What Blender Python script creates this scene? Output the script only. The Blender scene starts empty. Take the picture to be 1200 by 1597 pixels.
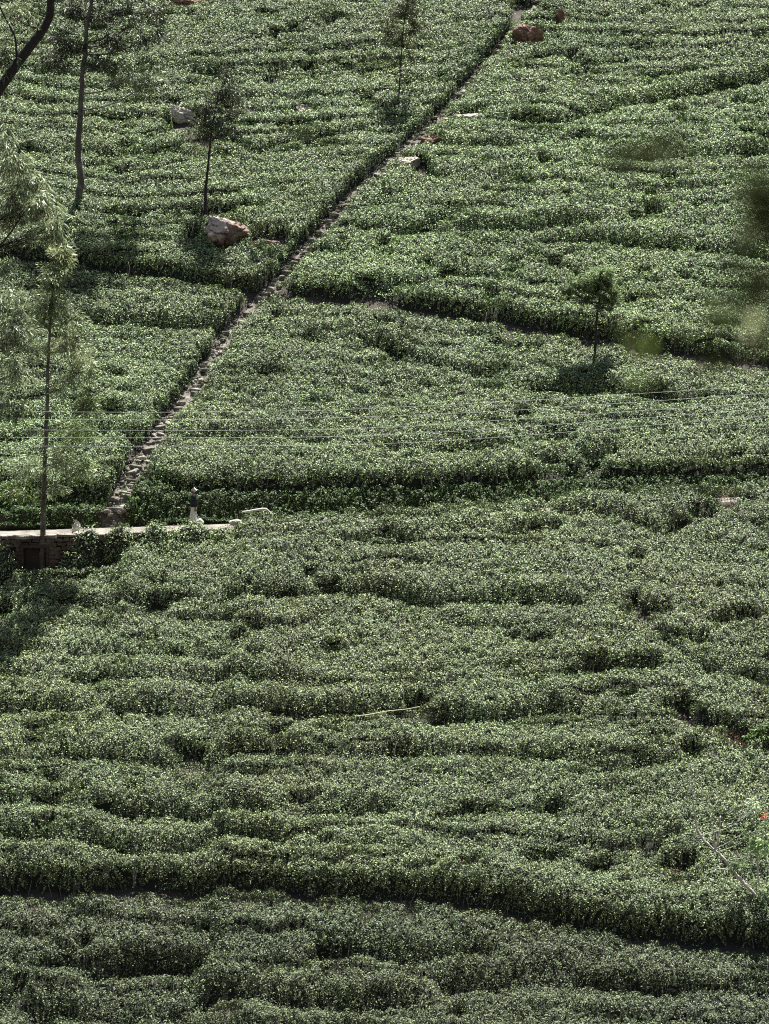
import bpy, math, random
import numpy as np
from mathutils import Vector, Matrix, noise as mnoise

# ------------------------------------------------------------------ camera, light, exposure
S = bpy.context.scene
C = S.collection
CAM_Z, PITCH, KPX = 16.0, math.radians(-8.0), 798.5 / math.tan(math.radians(13.0))
cd = bpy.data.cameras.new('camera'); cam = bpy.data.objects.new('camera', cd); C.objects.link(cam)
cam.location = (0, 0, CAM_Z); cam.rotation_euler = (math.radians(90) + PITCH, 0, 0)
cd.sensor_fit = 'VERTICAL'; cd.sensor_height = 60.0; cd.lens = 30.0 / math.tan(math.radians(13.0))
cd.clip_start = 0.5; cd.clip_end = 2000
cd.dof.use_dof = True; cd.dof.focus_distance = 106; cd.dof.aperture_fstop = 2.6
S.camera = cam
SUN = Vector((0.10, 0.36, 0.93)).normalized()
w = bpy.data.worlds.new('World'); S.world = w; w.use_nodes = True
nt = w.node_tree; nt.nodes.clear()
sky = nt.nodes.new('ShaderNodeTexSky'); sky.sky_type = 'NISHITA'; sky.sun_disc = False
sky.sun_elevation = math.asin(SUN.z); sky.sun_rotation = math.atan2(SUN.x, SUN.y)
bg = nt.nodes.new('ShaderNodeBackground'); bg.inputs['Strength'].default_value = 0.05
wo = nt.nodes.new('ShaderNodeOutputWorld')
nt.links.new(sky.outputs[0], bg.inputs[0]); nt.links.new(bg.outputs[0], wo.inputs[0])
sl = bpy.data.lights.new('sun', 'SUN'); sl.energy = 5.0; sl.angle = math.radians(0.5); sl.color = (1.0, 0.97, 0.91)
so = bpy.data.objects.new('sun', sl); C.objects.link(so); so.rotation_euler = SUN.to_track_quat('Z', 'Y').to_euler()
so.location = (20, 60, 90)
S.view_settings.view_transform = 'Standard'; S.view_settings.look = 'None'
S.view_settings.exposure = 1.6; S.view_settings.gamma = 1.0
S.cycles.max_bounces = 5; S.cycles.diffuse_bounces = 1; S.cycles.glossy_bounces = 1
S.cycles.transmission_bounces = 2; S.cycles.transparent_max_bounces = 4
S.cycles.use_denoising = False
S.cycles.filter_width = 1.1

rng = np.random.default_rng(7)
random.seed(7)

# ------------------------------------------------------------------ noise helpers
def vnoise(x, y, seed=0):
    """smooth value noise in -1..1 on arrays"""
    r = np.random.default_rng(1000 + seed).random((256, 256)) * 2 - 1
    x = np.asarray(x, float); y = np.asarray(y, float)
    xi = np.floor(x).astype(int); yi = np.floor(y).astype(int)
    fx = x - xi; fy = y - yi
    fx = fx * fx * (3 - 2 * fx); fy = fy * fy * (3 - 2 * fy)
    a = r[xi & 255, yi & 255]; b = r[(xi + 1) & 255, yi & 255]
    c = r[xi & 255, (yi + 1) & 255]; d = r[(xi + 1) & 255, (yi + 1) & 255]
    return (a * (1 - fx) + b * fx) * (1 - fy) + (c * (1 - fx) + d * fx) * fy

def sstep(a, b, x):
    t = np.clip((x - a) / (b - a), 0, 1)
    return t * t * (3 - 2 * t)

# ------------------------------------------------------------------ terrain height
ROAD_Y0, ROAD_Y1, HEDGE_Y = 108.35, 110.1, 111.25
def road_z(x):
    x = np.asarray(x, float)
    f = lambda t: np.interp(t, [-60, -18.75, -7.5, 3, 8, 18.75, 60], [-1.6, -.42, -.07, .30, .75, 1.35, 3.0])
    return sum(f(x + d) for d in (-2, -1, 0, 1, 2)) / 5
def hedge_z(x):
    return road_z(x) + np.interp(x, [-30, -12, 0, 10, 20], [1.15, 1.25, 1.2, .9, .65])
def G(x, y):
    x = np.asarray(x, float); y = np.asarray(y, float)
    zr = road_z(x); zh = hedge_z(x)
    edge = np.interp(x, [-7.7, -6.7, 1, 5, 14], [.95, .38, .32, .2, .12])
    wall = 1.15 * sstep(-12.2, -13.6, x)
    dy = ROAD_Y0 - .3 - y
    low = zr - edge * sstep(0, .5, dy + .3) - wall * sstep(-.02, .02, dy) * (1 - .8 * sstep(0, 9, dy)) - .60 * np.maximum(dy, 0)
    n = vnoise(x / 13 + 3, y / 11, 1) * .7 + vnoise(x / 4.5, y / 4, 2) * .16
    low = low + n * sstep(.5, 9, dy)
    du = y - HEDGE_Y
    up = zh + .70 * du + n * 1.2 * sstep(.5, 9, du)
    up = np.where(y > 172, zh + .70 * (172 - HEDGE_Y) + .25 * (y - 172), up)
    bank = zr + (zh - zr) * sstep(ROAD_Y1 + .05, HEDGE_Y - .15, y)
    bank = np.where(x < -12.5, zr + (zh - zr) * (.62 * sstep(ROAD_Y1 + .05, ROAD_Y1 + .3, y) + .38 * sstep(HEDGE_Y - .3, HEDGE_Y, y)), bank)
    z = np.where(y < ROAD_Y0, low, np.where(y > HEDGE_Y, up, bank))
    return np.where(y < 76, np.maximum(np.maximum(low, 14.2 - .95 * y), -22.5), z)

def direction(u, v):
    c, s = math.cos(PITCH), math.sin(PITCH)
    a, b = (u - 600) / KPX, -(v - 798.5) / KPX
    return np.array([a, c - b * s, s + b * c])
def on_ray(u, v, y):
    d = direction(u, v); t = y / d[1]
    return Vector((d[0] * t, y, CAM_Z + d[2] * t))
_T = np.arange(76, 230, .04)
def at(u, v, off=0.0):
    """where the line of sight through a pixel of the photo meets the ground (lifted by off)"""
    d = direction(u, v); t = _T / d[1]
    hit = CAM_Z + d[2] * t <= G(d[0] * t, _T) + off
    i = int(np.argmax(hit)) if hit.any() else len(_T) - 1
    return float(d[0] * t[i]), float(_T[i])
def gz(x, y): return float(G(x, y))

# ------------------------------------------------------------------ materials
def material(name):
    m = bpy.data.materials.new(name); m.use_nodes = True
    n = m.node_tree.nodes; n.clear()
    return m, m.node_tree, n
def leaf_mat(name, col, rough=.42, trans=.22, spec=.5):
    m, t, n = material(name)
    at_ = n.new('ShaderNodeAttribute'); at_.attribute_name = 'tint'
    mx = n.new('ShaderNodeMix'); mx.data_type = 'RGBA'; mx.blend_type = 'MULTIPLY'; mx.inputs[0].default_value = 1
    mx.inputs[7].default_value = (*col, 1)
    p = n.new('ShaderNodeBsdfPrincipled'); p.inputs['Roughness'].default_value = rough
    p.inputs['Specular IOR Level'].default_value = spec
    tr = n.new('ShaderNodeBsdfTranslucent'); ms = n.new('ShaderNodeMixShader'); ms.inputs[0].default_value = trans
    o = n.new('ShaderNodeOutputMaterial')
    t.links.new(at_.outputs['Color'], mx.inputs[6]); t.links.new(mx.outputs[2], p.inputs['Base Color'])
    t.links.new(mx.outputs[2], tr.inputs['Color'])
    t.links.new(p.outputs[0], ms.inputs[1]); t.links.new(tr.outputs[0], ms.inputs[2]); t.links.new(ms.outputs[0], o.inputs[0])
    return m
def rough_mat(name, cols, scale=3.0, bump=.4, rough=.9, detail=8, bscale=None, stretch=(1, 1, 1), pos=(.3, .5, .7)):
    m, t, n = material(name)
    tc = n.new('ShaderNodeTexCoord'); mp = n.new('ShaderNodeMapping'); mp.inputs['Scale'].default_value = stretch
    t.links.new(tc.outputs['Object'], mp.inputs[0])
    a = n.new('ShaderNodeTexNoise'); a.inputs['Scale'].default_value = scale; a.inputs['Detail'].default_value = detail
    a.inputs['Roughness'].default_value = .65
    t.links.new(mp.outputs[0], a.inputs['Vector'])
    r = n.new('ShaderNodeValToRGB'); t.links.new(a.outputs['Fac'], r.inputs[0])
    r.color_ramp.elements[0].position = pos[0]; r.color_ramp.elements[0].color = (*cols[0], 1)
    r.color_ramp.elements[1].position = pos[-1]; r.color_ramp.elements[1].color = (*cols[-1], 1)
    if len(cols) == 3:
        e = r.color_ramp.elements.new(pos[1]); e.color = (*cols[1], 1)
    b = n.new('ShaderNodeTexNoise'); b.inputs['Scale'].default_value = bscale or scale * 2.5; b.inputs['Detail'].default_value = 6
    t.links.new(mp.outputs[0], b.inputs['Vector'])
    bp = n.new('ShaderNodeBump'); bp.inputs['Strength'].default_value = bump; bp.inputs['Distance'].default_value = .1
    t.links.new(b.outputs['Fac'], bp.inputs['Height'])
    p = n.new('ShaderNodeBsdfPrincipled'); p.inputs['Roughness'].default_value = rough
    t.links.new(r.outputs[0], p.inputs['Base Color']); t.links.new(bp.outputs[0], p.inputs['Normal'])
    o = n.new('ShaderNodeOutputMaterial'); t.links.new(p.outputs[0], o.inputs[0])
    return m

M = {}
M['tea'] = leaf_mat('tea_leaves', (.222, .290, .128), rough=.55, spec=.34, trans=.09)
M['inner'] = rough_mat('tea_twigs_shade', [(.005, .006, .003), (.018, .022, .011)], scale=5, bump=.5)  # inner twigs coloured near black to paint the shade between leaves
M['stem'] = rough_mat('tea_stems', [(.10, .09, .07), (.26, .24, .20)], scale=4)
M['cover'] = leaf_mat('bank_leaves', (.085, .145, .038), rough=.6, trans=.1, spec=.3)
M['soil'] = rough_mat('hillside_soil', [(.014, .011, .008), (.035, .027, .018), (.08, .06, .042)], scale=.9, bump=.6)
M['road'] = rough_mat('pale_road', [(.06, .052, .04), (.16, .145, .12), (.24, .225, .195)], scale=1.3, bump=.2)
M['step'] = rough_mat('step_stone', [(.05, .042, .034), (.15, .135, .11), (.36, .34, .29)], scale=1.6, bump=.5)
M['pale_stone'] = rough_mat('pale_stone', [(.40, .37, .31), (.62, .59, .52)], scale=3, bump=.5)
M['wall_stone'] = rough_mat('wall_stone', [(.03, .022, .016), (.085, .065, .05), (.18, .15, .12)], scale=1.4, bump=.7)
M['red_rock'] = rough_mat('red_rock', [(.07, .042, .032), (.19, .125, .098), (.34, .27, .22)], scale=.9, bump=1.0, pos=(.35, .55, .68))
M['brown_rock'] = rough_mat('brown_rock', [(.10, .055, .04), (.20, .12, .09), (.30, .22, .17)], scale=1.2, bump=.9)
M['grey_rock'] = rough_mat('grey_rock', [(.14, .12, .09), (.36, .32, .26), (.60, .56, .48)], scale=1.1, bump=.9)
M['bark'] = rough_mat('bark', [(.035, .03, .024), (.09, .08, .065), (.20, .19, .165)], scale=4, bump=.6, stretch=(1, 1, .5))
M['dark_bark'] = rough_mat('dark_bark', [(.012, .010, .008), (.035, .03, .024)], scale=5, bump=.6)
M['pale_wood'] = rough_mat('pale_wood', [(.36, .34, .30), (.60, .58, .53)], scale=5, bump=.4)
M['timber'] = rough_mat('dark_timber', [(.02, .016, .012), (.07, .055, .04)], scale=6)
M['dark_hole'] = rough_mat('painted_dark', [(.010, .008, .006), (.03, .025, .02)], scale=3)  # near-black for the eyes and for shade painted into the culvert mouth
M['oak_leaf'] = leaf_mat('silver_oak_leaves', (.27, .33, .17), rough=.5, trans=.3)
M['pale_leaf'] = leaf_mat('pale_long_leaves', (.30, .36, .20), rough=.45, trans=.3)
M['dark_leaf'] = leaf_mat('dark_tree_leaves', (.058, .074, .034), rough=.5, trans=.2)
M['soft_leaf'] = leaf_mat('soft_needles', (.24, .32, .16), rough=.6, trans=.3)
M['olive_leaf'] = leaf_mat('olive_leaves', (.10, .115, .045), rough=.6, trans=.2)
M['near_leaf'] = leaf_mat('near_leaves', (.036, .052, .010), rough=.8, trans=.3, spec=.1)
M['dead_leaf'] = leaf_mat('dead_foliage', (.30, .21, .14), rough=.8, trans=.15, spec=.2)
M['straw'] = leaf_mat('straw', (.48, .42, .30), rough=.8, trans=.15, spec=.2)
M['red_petal'] = leaf_mat('red_petals', (.50, .06, .02), rough=.5, trans=.3)
M['stalk'] = rough_mat('dry_stalk', [(.50, .50, .30), (.66, .64, .42)], scale=8, bump=.1)
def flat_mat(name, col, rough=.7, metal=0):
    m, t, n = material(name)
    a = n.new('ShaderNodeTexNoise'); a.inputs['Scale'].default_value = 40
    mx = n.new('ShaderNodeMix'); mx.data_type = 'RGBA'
    mx.inputs[6].default_value = (*[c * .82 for c in col], 1); mx.inputs[7].default_value = (*[min(1, c * 1.12) for c in col], 1)
    p = n.new('ShaderNodeBsdfPrincipled'); p.inputs['Roughness'].default_value = rough; p.inputs['Metallic'].default_value = metal
    o = n.new('ShaderNodeOutputMaterial')
    t.links.new(a.outputs['Fac'], mx.inputs[0]); t.links.new(mx.outputs[2], p.inputs['Base Color']); t.links.new(p.outputs[0], o.inputs[0])
    return m
M['wire'] = flat_mat('aluminium_wire', (.27, .28, .27), .6, .1)
M['pole'] = rough_mat('pole_concrete', [(.30, .29, .27), (.42, .41, .38)], scale=4, bump=.2)
M['ceramic'] = flat_mat('insulator_ceramic', (.45, .2, .1), .2)

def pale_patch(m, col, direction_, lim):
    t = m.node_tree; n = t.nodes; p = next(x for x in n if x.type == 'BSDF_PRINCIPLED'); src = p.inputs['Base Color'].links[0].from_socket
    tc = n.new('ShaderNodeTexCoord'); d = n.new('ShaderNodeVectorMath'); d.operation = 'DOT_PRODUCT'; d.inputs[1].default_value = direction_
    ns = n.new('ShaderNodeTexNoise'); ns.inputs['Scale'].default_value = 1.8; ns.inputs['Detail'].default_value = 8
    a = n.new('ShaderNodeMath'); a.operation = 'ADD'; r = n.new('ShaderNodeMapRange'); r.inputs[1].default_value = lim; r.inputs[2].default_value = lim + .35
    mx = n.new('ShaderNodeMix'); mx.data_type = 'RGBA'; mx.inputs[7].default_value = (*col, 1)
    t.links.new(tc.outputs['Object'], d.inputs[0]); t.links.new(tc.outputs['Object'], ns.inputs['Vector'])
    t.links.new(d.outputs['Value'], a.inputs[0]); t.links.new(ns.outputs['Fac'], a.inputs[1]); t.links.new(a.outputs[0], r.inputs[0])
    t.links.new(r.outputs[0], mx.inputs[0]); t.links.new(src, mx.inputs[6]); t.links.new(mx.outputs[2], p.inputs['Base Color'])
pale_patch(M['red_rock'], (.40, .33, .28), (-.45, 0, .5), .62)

# ------------------------------------------------------------------ object helpers
def tag(o, label=None, cat=None, group=None, kind=None):
    if label: o['label'] = label
    if cat: o['category'] = cat
    if group: o['group'] = group
    if kind: o['kind'] = kind
    return o
def empty(name, loc, label=None, cat=None, group=None, rz=0):
    o = bpy.data.objects.new(name, None); C.objects.link(o); o.location = loc; o.rotation_euler[2] = rz
    o.empty_display_size = .3
    return tag(o, label, cat, group)
def link(name, me, mats, parent=None, loc=None, smooth=False):
    o = bpy.data.objects.new(name, me); C.objects.link(o)
    for m in (mats if isinstance(mats, (list, tuple)) else [mats]): me.materials.append(m)
    if smooth: me.shade_smooth()
    if parent is not None:
        o.parent = parent
        if loc is not None: o.location = loc
    elif loc is not None: o.location = loc
    return o
class MB:
    def __init__(s): s.v = []; s.f = []
    def add(s, vs, fs):
        b = len(s.v); s.v += [tuple(v) for v in vs]; s.f += [tuple(b + i for i in f) for f in fs]
    def box(s, c, size, rot=None, jit=0.0):
        vs = []
        for dz in (-.5, .5):
            for dx, dy in ((-.5, -.5), (.5, -.5), (.5, .5), (-.5, .5)):
                p = Vector((dx * size[0], dy * size[1], dz * size[2]))
                if jit: p += Vector([random.uniform(-jit, jit) for _ in range(3)])
                if rot is not None: p = rot @ p
                vs.append(Vector(c) + p)
        s.add(vs, [(3, 2, 1, 0), (4, 5, 6, 7), (0, 1, 5, 4), (1, 2, 6, 5), (2, 3, 7, 6), (3, 0, 4, 7)])
    def flag(s, c, size, rot=None, n=7):
        ph = random.uniform(0, 6); m = [random.uniform(.72, 1.08) for _ in range(n)]; vs = []
        for dz, sc in ((-.5, .92), (.2, 1.0), (.5, .84)):
            for k in range(n):
                a = ph + k * 2 * math.pi / n
                p = Vector((math.cos(a) * m[k] * sc * size[0] * .56, math.sin(a) * m[k] * sc * size[1] * .56, dz * size[2] + random.uniform(-.12, .12) * size[2]))
                vs.append(Vector(c) + (rot @ p if rot is not None else p))
        fs = [tuple(range(n))[::-1], tuple(2 * n + k for k in range(n))]
        for r in (0, 1): fs += [(r * n + k, r * n + (k + 1) % n, (r + 1) * n + (k + 1) % n, (r + 1) * n + k) for k in range(n)]
        s.add(vs, fs)
    def tube(s, pts, rad, seg=8):
        pts = [Vector(p) for p in pts]
        if not hasattr(rad, '__len__'): rad = [rad] * len(pts)
        rings = []
        up = Vector((0, 0, 1))
        for i, p in enumerate(pts):
            d = (pts[min(i + 1, len(pts) - 1)] - pts[max(i - 1, 0)]).normalized()
            a = d.cross(Vector((0, 1, 0)) if abs(d.y) < .9 else Vector((1, 0, 0))).normalized(); b = d.cross(a).normalized()
            rings.append([p + (a * math.cos(k * 2 * math.pi / seg) + b * math.sin(k * 2 * math.pi / seg)) * rad[i] for k in range(seg)])
        vs = [q for r in rings for q in r]; fs = []
        for i in range(len(rings) - 1):
            for k in range(seg):
                fs.append((i * seg + k, i * seg + (k + 1) % seg, (i + 1) * seg + (k + 1) % seg, (i + 1) * seg + k))
        fs.append(tuple(range(seg))[::-1]); fs.append(tuple((len(rings) - 1) * seg + k for k in range(seg)))
        s.add(vs, fs)
    def build(s, name, mats, parent=None, origin=None, smooth=False):
        me = bpy.data.meshes.new(name); o = Vector(origin) if origin is not None else Vector((0, 0, 0))
        me.from_pydata([tuple(Vector(v) - o) for v in s.v], [], s.f); me.update()
        return link(name, me, mats, parent, None if parent is not None else o, smooth)
def bend(pts, n=6, wob=0.0):
    """smooth Catmull-Rom line through points"""
    P = [Vector(p) for p in pts]; P = [P[0] * 2 - P[1]] + P + [P[-1] * 2 - P[-2]]
    out = []
    for i in range(1, len(P) - 2):
        for k in range(n):
            t = k / n; a, b, c, d = P[i - 1], P[i], P[i + 1], P[i + 2]
            q = .5 * ((2 * b) + (c - a) * t + (2 * a - 5 * b + 4 * c - d) * t * t + (3 * b - a - 3 * c + d) * t ** 3)
            if wob: q = q + Vector([random.gauss(0, wob) for _ in range(3)])
            out.append(q)
    out.append(P[-2]); return out
def taper(n, a, b): return [a + (b - a) * (i / (n - 1)) ** .9 for i in range(n)]

def unit(a): return a / np.maximum(np.linalg.norm(a, axis=1, keepdims=True), 1e-9)
def quads(P, N, L, W, A=None, fold=.12):
    """leaf-shaped quads: base, two shoulders, tip; P (n,3) N (n,3); returns verts (4n,3)"""
    n = len(P)
    if A is None: A = rng.normal(size=(n, 3))
    A = A - N * np.sum(A * N, axis=1, keepdims=True); A = unit(A)
    B = np.cross(N, A)
    L = np.broadcast_to(np.asarray(L), (n,))[:, None]; W = np.broadcast_to(np.asarray(W), (n,))[:, None]
    v = np.empty((n, 4, 3))
    v[:, 0] = P - A * L * .5; v[:, 2] = P + A * L * .5 - N * L * fold
    v[:, 1] = P + B * W * .5 + N * W * fold - A * L * .06; v[:, 3] = P - B * W * .5 + N * W * fold - A * L * .06
    return v.reshape(-1, 3)
def leaf_mesh(name, V, tint, extra=None, slot=0):
    """V (4n,3) leaf quads with per-leaf tint (n,3); extra = (verts, quad faces, material index array)"""
    n = len(V) // 4
    ev = extra[0] if extra else np.zeros((0, 3)); ef = extra[1] if extra else np.zeros((0, 4), int)
    em = extra[2] if extra else np.zeros(0, int)
    ev = np.asarray(ev, float).reshape(-1, 3); ef = np.asarray(ef, int).reshape(-1, 4)
    me = bpy.data.meshes.new(name)
    nv = len(V) + len(ev); nf = n + len(ef)
    me.vertices.add(nv); me.loops.add(nf * 4); me.polygons.add(nf)
    me.vertices.foreach_set('co', np.concatenate([V, ev]).astype(np.float32).ravel())
    li = np.concatenate([np.arange(4 * n), (ef + 4 * n).ravel()]).astype(np.int32)
    me.loops.foreach_set('vertex_index', li)
    me.polygons.foreach_set('loop_start', (np.arange(nf) * 4).astype(np.int32))
    try: me.polygons.foreach_set('loop_total', np.full(nf, 4, np.int32))
    except Exception: pass
    me.polygons.foreach_set('material_index', np.concatenate([np.full(n, slot), em]).astype(np.int32))
    me.update(calc_edges=True)
    at_ = me.attributes.new('tint', 'FLOAT_COLOR', 'FACE')
    c = np.ones((nf, 4), np.float32); c[:n, :3] = tint
    at_.data.foreach_set('color', c.ravel())
    return me
def tint_for(n, lo=.55, hi=1.5, warm=.12, base=None):
    l = np.exp(rng.uniform(math.log(lo), math.log(hi), n))
    wv = rng.normal(0, warm, n)
    t = np.stack([l * (1 + wv), l, l * (1 - wv * .8)], 1)
    if base is not None: t *= base
    return np.clip(t, .02, 4).astype(np.float32)

# ------------------------------------------------------------------ canopy of the tea
RES = .08
gx = np.arange(-33, 33, RES); gy = np.arange(76.5, 168, RES)
X, Y = np.meshgrid(gx, gy)
Z0 = G(X, Y)
STAIR_PX = [(176, 812), (192, 775), (215, 725), (245, 683), (268, 650), (300, 607), (325, 570), (352, 528), (385, 488), (418, 458), (455, 418), (500, 362), (555, 302), (600, 262), (640, 228), (672, 196), (700, 168), (740, 122), (775, 82), (800, 48), (835, 10), (860, -25), (900, -80)]
STAIR = []
for k, (u, v) in enumerate(STAIR_PX):
    STAIR.append(at(u, v, .15))
STAIR[0] = (STAIR[0][0], ROAD_Y1 + .1)
sy = np.array([p[1] for p in STAIR]); sx = np.array([p[0] for p in STAIR])
sy = np.maximum.accumulate(sy + np.arange(len(sy)) * 1e-4)
def stair_x(y): return np.interp(y, sy, sx)
def line(px, off=.6):
    p = sorted(at(u, v, off) for u, v in px)
    return np.array([q[0] for q in p]), np.array([q[1] for q in p])
BU = line([(-60, 402), (0, 410), (60, 416), (120, 424), (200, 435), (300, 450), (390, 464), (430, 466), (520, 478), (640, 494), (720, 506), (800, 518), (860, 530), (930, 542), (1000, 556), (1100, 572), (1200, 584), (1270, 590)])
BL = line([(-60, 1402), (0, 1404), (120, 1408), (250, 1402), (380, 1402), (500, 1408), (600, 1415), (700, 1424), (780, 1438), (860, 1452), (950, 1468), (1040, 1482), (1120, 1490), (1200, 1496), (1260, 1500)])
def ly(l, x): return np.interp(x, l[0], l[1])

Rr = .92
q = Z0 / Rr + 1.1 * vnoise(X / 15, Y / 12, 11) + .35 * vnoise(X / 5, Y / 4, 12) + .16 * vnoise(X / 1.15, Y / 1.1, 13)
row = np.floor(q); f = q - row
T = np.clip(np.interp(Y, [80, 92, 108, 112, 150], [.28, .15, .10, .18, .25]) + .34 * vnoise(X / 5, Y / 2.0, 14), .02, .6)
T = T * (1 - .35 * sstep(110, 150, Y) * 0)
relief = Rr * (.5 - f) * T * .95
relief -= .16 * T * np.exp(-(np.minimum(f, 1 - f) / .10) ** 2)
wv = Y + .5 * vnoise(X / 3.1, Y / 3, 27)
relief += .055 * vnoise(X / 1.6, Y / .8, 15) + .08 * vnoise(X / .75, Y / .42, 16) + .075 * vnoise(X / .27, Y / .22, 17) + np.interp(Y, [100, 112], [.08, .11]) * vnoise(X / 3.6, wv / .38, 28)
nick = vnoise(X / 1.2, Y / .36, 18) + .5 * vnoise(X / 3.2, Y / 1.4, 19)
relief -= .7 * sstep(.50, .95, nick)
H = .95 + relief
def crease(px, depth=.5, wid=.28, bump=.2):
    global H
    l = line(px, .85); yl = ly(l, X) + .12 * vnoise(X / .9, X * 0 + 5, 20) + .2 * vnoise(X / 3, X * 0 + 9, 21)
    s = Y - yl
    fade = sstep(l[0][0] - 1, l[0][0] + .3, X) * (1 - sstep(l[0][-1] - .3, l[0][-1] + 1, X))
    br = .45 + .75 * sstep(-.55, .25, vnoise(X / 2.2, Y * 0 + px[0][1], 22))
    H = H - fade * br * depth * 1.1 * np.exp(-(s / wid) ** 2) + fade * br * bump * .6 * np.exp(-((s - .75) / .5) ** 2)
for c in [
    ([(600, 695), (700, 700), (820, 690), (900, 668), (1000, 655)], .35, .3, .15),
    ([(790, 185), (860, 192), (940, 165), (1010, 152), (1090, 142), (1150, 128), (1230, 112)], .85, .42, .35),
    ([(950, 242), (1050, 240), (1200, 232)], .5, .3, .25),
    ([(640, 218), (800, 222), (950, 215)], .4, .3, .2),
    ([(600, 358), (740, 352), (900, 350)], .35, .3, .2), ([(850, 372), (960, 378), (1060, 382), (1200, 395)], .55, .32, .25),
    ([(0, 232), (120, 238), (230, 232), (330, 236)], .4, .3, .2), ([(60, 112), (200, 108), (330, 105), (450, 108)], .45, .3, .2),
    ([(330, 112), (460, 118), (600, 108)], .4, .3, .2), ([(330, 206), (400, 232), (520, 206), (600, 196)], .4, .3, .2),
    ([(120, 496), (210, 500), (300, 500), (340, 500)], .55, .32, .2), ([(0, 490), (120, 492)], .45, .3, .2),
    ([(130, 642), (170, 640), (250, 640)], .55, .3, .15), ([(130, 672), (220, 670)], .35, .3, .15),
    ([(300, 672), (400, 676), (520, 690)], .3, .3, .15), ([(480, 525), (600, 540), (700, 570), (790, 586)], .5, .3, .2),
    ([(840, 606), (900, 604), (980, 610), (1060, 618)], .6, .3, .25), ([(840, 712), (900, 708), (960, 705)], .5, .3, .2),
    ([(100, 932), (200, 928), (300, 930), (420, 926), (520, 918), (640, 928)], .5, .3, .22), ([(600, 838), (700, 832), (850, 825)], .35, .3, .15),
    ([(640, 938), (750, 930), (900, 934)], .45, .3, .2), ([(0, 1100), (120, 1100), (300, 1108), (450, 1108), (600, 1104), (760, 1116), (900, 1106)], .55, .32, .25),
    ([(0, 1050), (150, 1058), (300, 1055), (480, 1065)], .35, .3, .18), ([(0, 1010), (180, 1014), (360, 1014)], .3, .3, .15),
    ([(0, 1180), (150, 1172), (280, 1190), (420, 1172), (600, 1180)], .4, .3, .2), ([(620, 1170), (800, 1172), (960, 1192), (1040, 1185)], .5, .3, .2),
    ([(0, 1246), (100, 1252), (250, 1260), (420, 1268), (600, 1262)], .55, .35, .25), ([(0, 1296), (115, 1306), (225, 1322), (320, 1318), (430, 1302)], .8, .42, .3),
    ([(430, 1322), (560, 1328), (640, 1330)], .45, .32, .2),
    ([(0, 1500), (120, 1508), (230, 1498), (330, 1490), (500, 1500)], .55, .35, .25), ([(500, 1478), (620, 1490), (760, 1480)], .45, .32, .2),
    ([(0, 1548), (60, 1570), (180, 1580), (330, 1560)], .6, .35, .2), ([(330, 1545), (460, 1558), (560, 1565), (700, 1548)], .5, .35, .2),
    ([(700, 1535), (900, 1530), (1100, 1545), (1200, 1550)], .35, .3, .2), ([(650, 1518), (760, 1524), (900, 1500)], .3, .3, .2),
    ([(1000, 965), (1040, 1000), (1100, 1040), (1200, 1060)], .2, .3, .1), ([(850, 792), (950, 800), (1040, 830), (1100, 800)], .4, .3, .15),
]: crease(*c)
# holes: pixel centre, half width and half depth in metres, depth
HOLES = [(1010, 962, 1.1, .55, 1), (985, 940, .5, .35, .9), (1162, 968, .75, .4, .9), (1062, 1110, .85, .4, 1), (1120, 1138, 1.0, .4, .95), (1085, 1128, .6, .3, .8),
    (996, 878, .35, .3, .8), (1055, 826, .7, .35, .85), (1095, 806, .6, .3, .6), (372, 1002, .5, .35, .8), (296, 1186, .8, .4, .9), (268, 1178, .5, .3, .6), (520, 1500, .9, .45, .95), (345, 1560, .7, .4, .8),
    (620, 562, .55, .5, .85), (820, 656, .45, .35, .9), (785, 584, .4, .3, .6), (560, 1122, .5, .3, .5), (860, 1268, .75, .35, .8), (945, 1242, .5, .3, .7), (940, 1362, .8, .35, .75), (1060, 1360, .8, .4, .85),
    (735, 1362, .5, .3, .7), (1080, 1180, .5, .35, .7), (655, 1104, .6, .3, .8), (860, 1112, .4, .25, .6), (848, 256, .35, .3, .8), (812, 286, .3, .3, .8), (490, 96, .5, .35, .8), (845, 152, .5, .3, .6),
    (505, 200, .5, .3, .4), (420, 28, .8, .3, .6), (1060, 182, .5, .3, .7), (290, 196, 1.5, .8, 1), (320, 226, 1.3, .6, 1), (355, 374, 1.25, .75, 1), (340, 338, 1.3, .5, 1), (300, 372, .5, .5, .9), (420, 375, 1.2, .5, .9),
    (475, 176, .8, .35, .9), (828, 66, 1.0, .7, 1), (876, 40, .5, .6, 1), (722, 184, 1.6, .5, 1), (672, 222, .9, .4, .9), (642, 262, 1.0, .6, .9), (288, 4, 1.6, .6, 1), (60, 36, 1.2, .5, 1), (812, 14, .9, .8, 1), (1150, 1162, .8, .5, .9), (1136, 786, .6, .4, .9),
    (330, 838, .35, .25, .6), (110, 842, .5, .3, .8), (45, 862, .9, .8, 1), (8, 900, .5, 1.2, 1), (5, 965, .5, .6, .9), (185, 1128, .5, .3, .5), (30, 1545, .5, .3, .6), (715, 1595, .3, .3, .7), (640, 1440, .4, .2, .4), (575, 1438, .3, .3, .6)]
for u, v, ax, ay, dp in HOLES:
    x0, y0 = at(u, v, .5)
    d = ((X - x0) / ax) ** 2 + ((Y - y0 - ay * .2) / (ay * 1.15)) ** 2 + .75 * vnoise(X / .5, Y / .45, 23) + .5 * vnoise(X / .2, Y / .2, 26)
    H = H * (1 - dp * (1 - sstep(.75, 1.25, d)))
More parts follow.
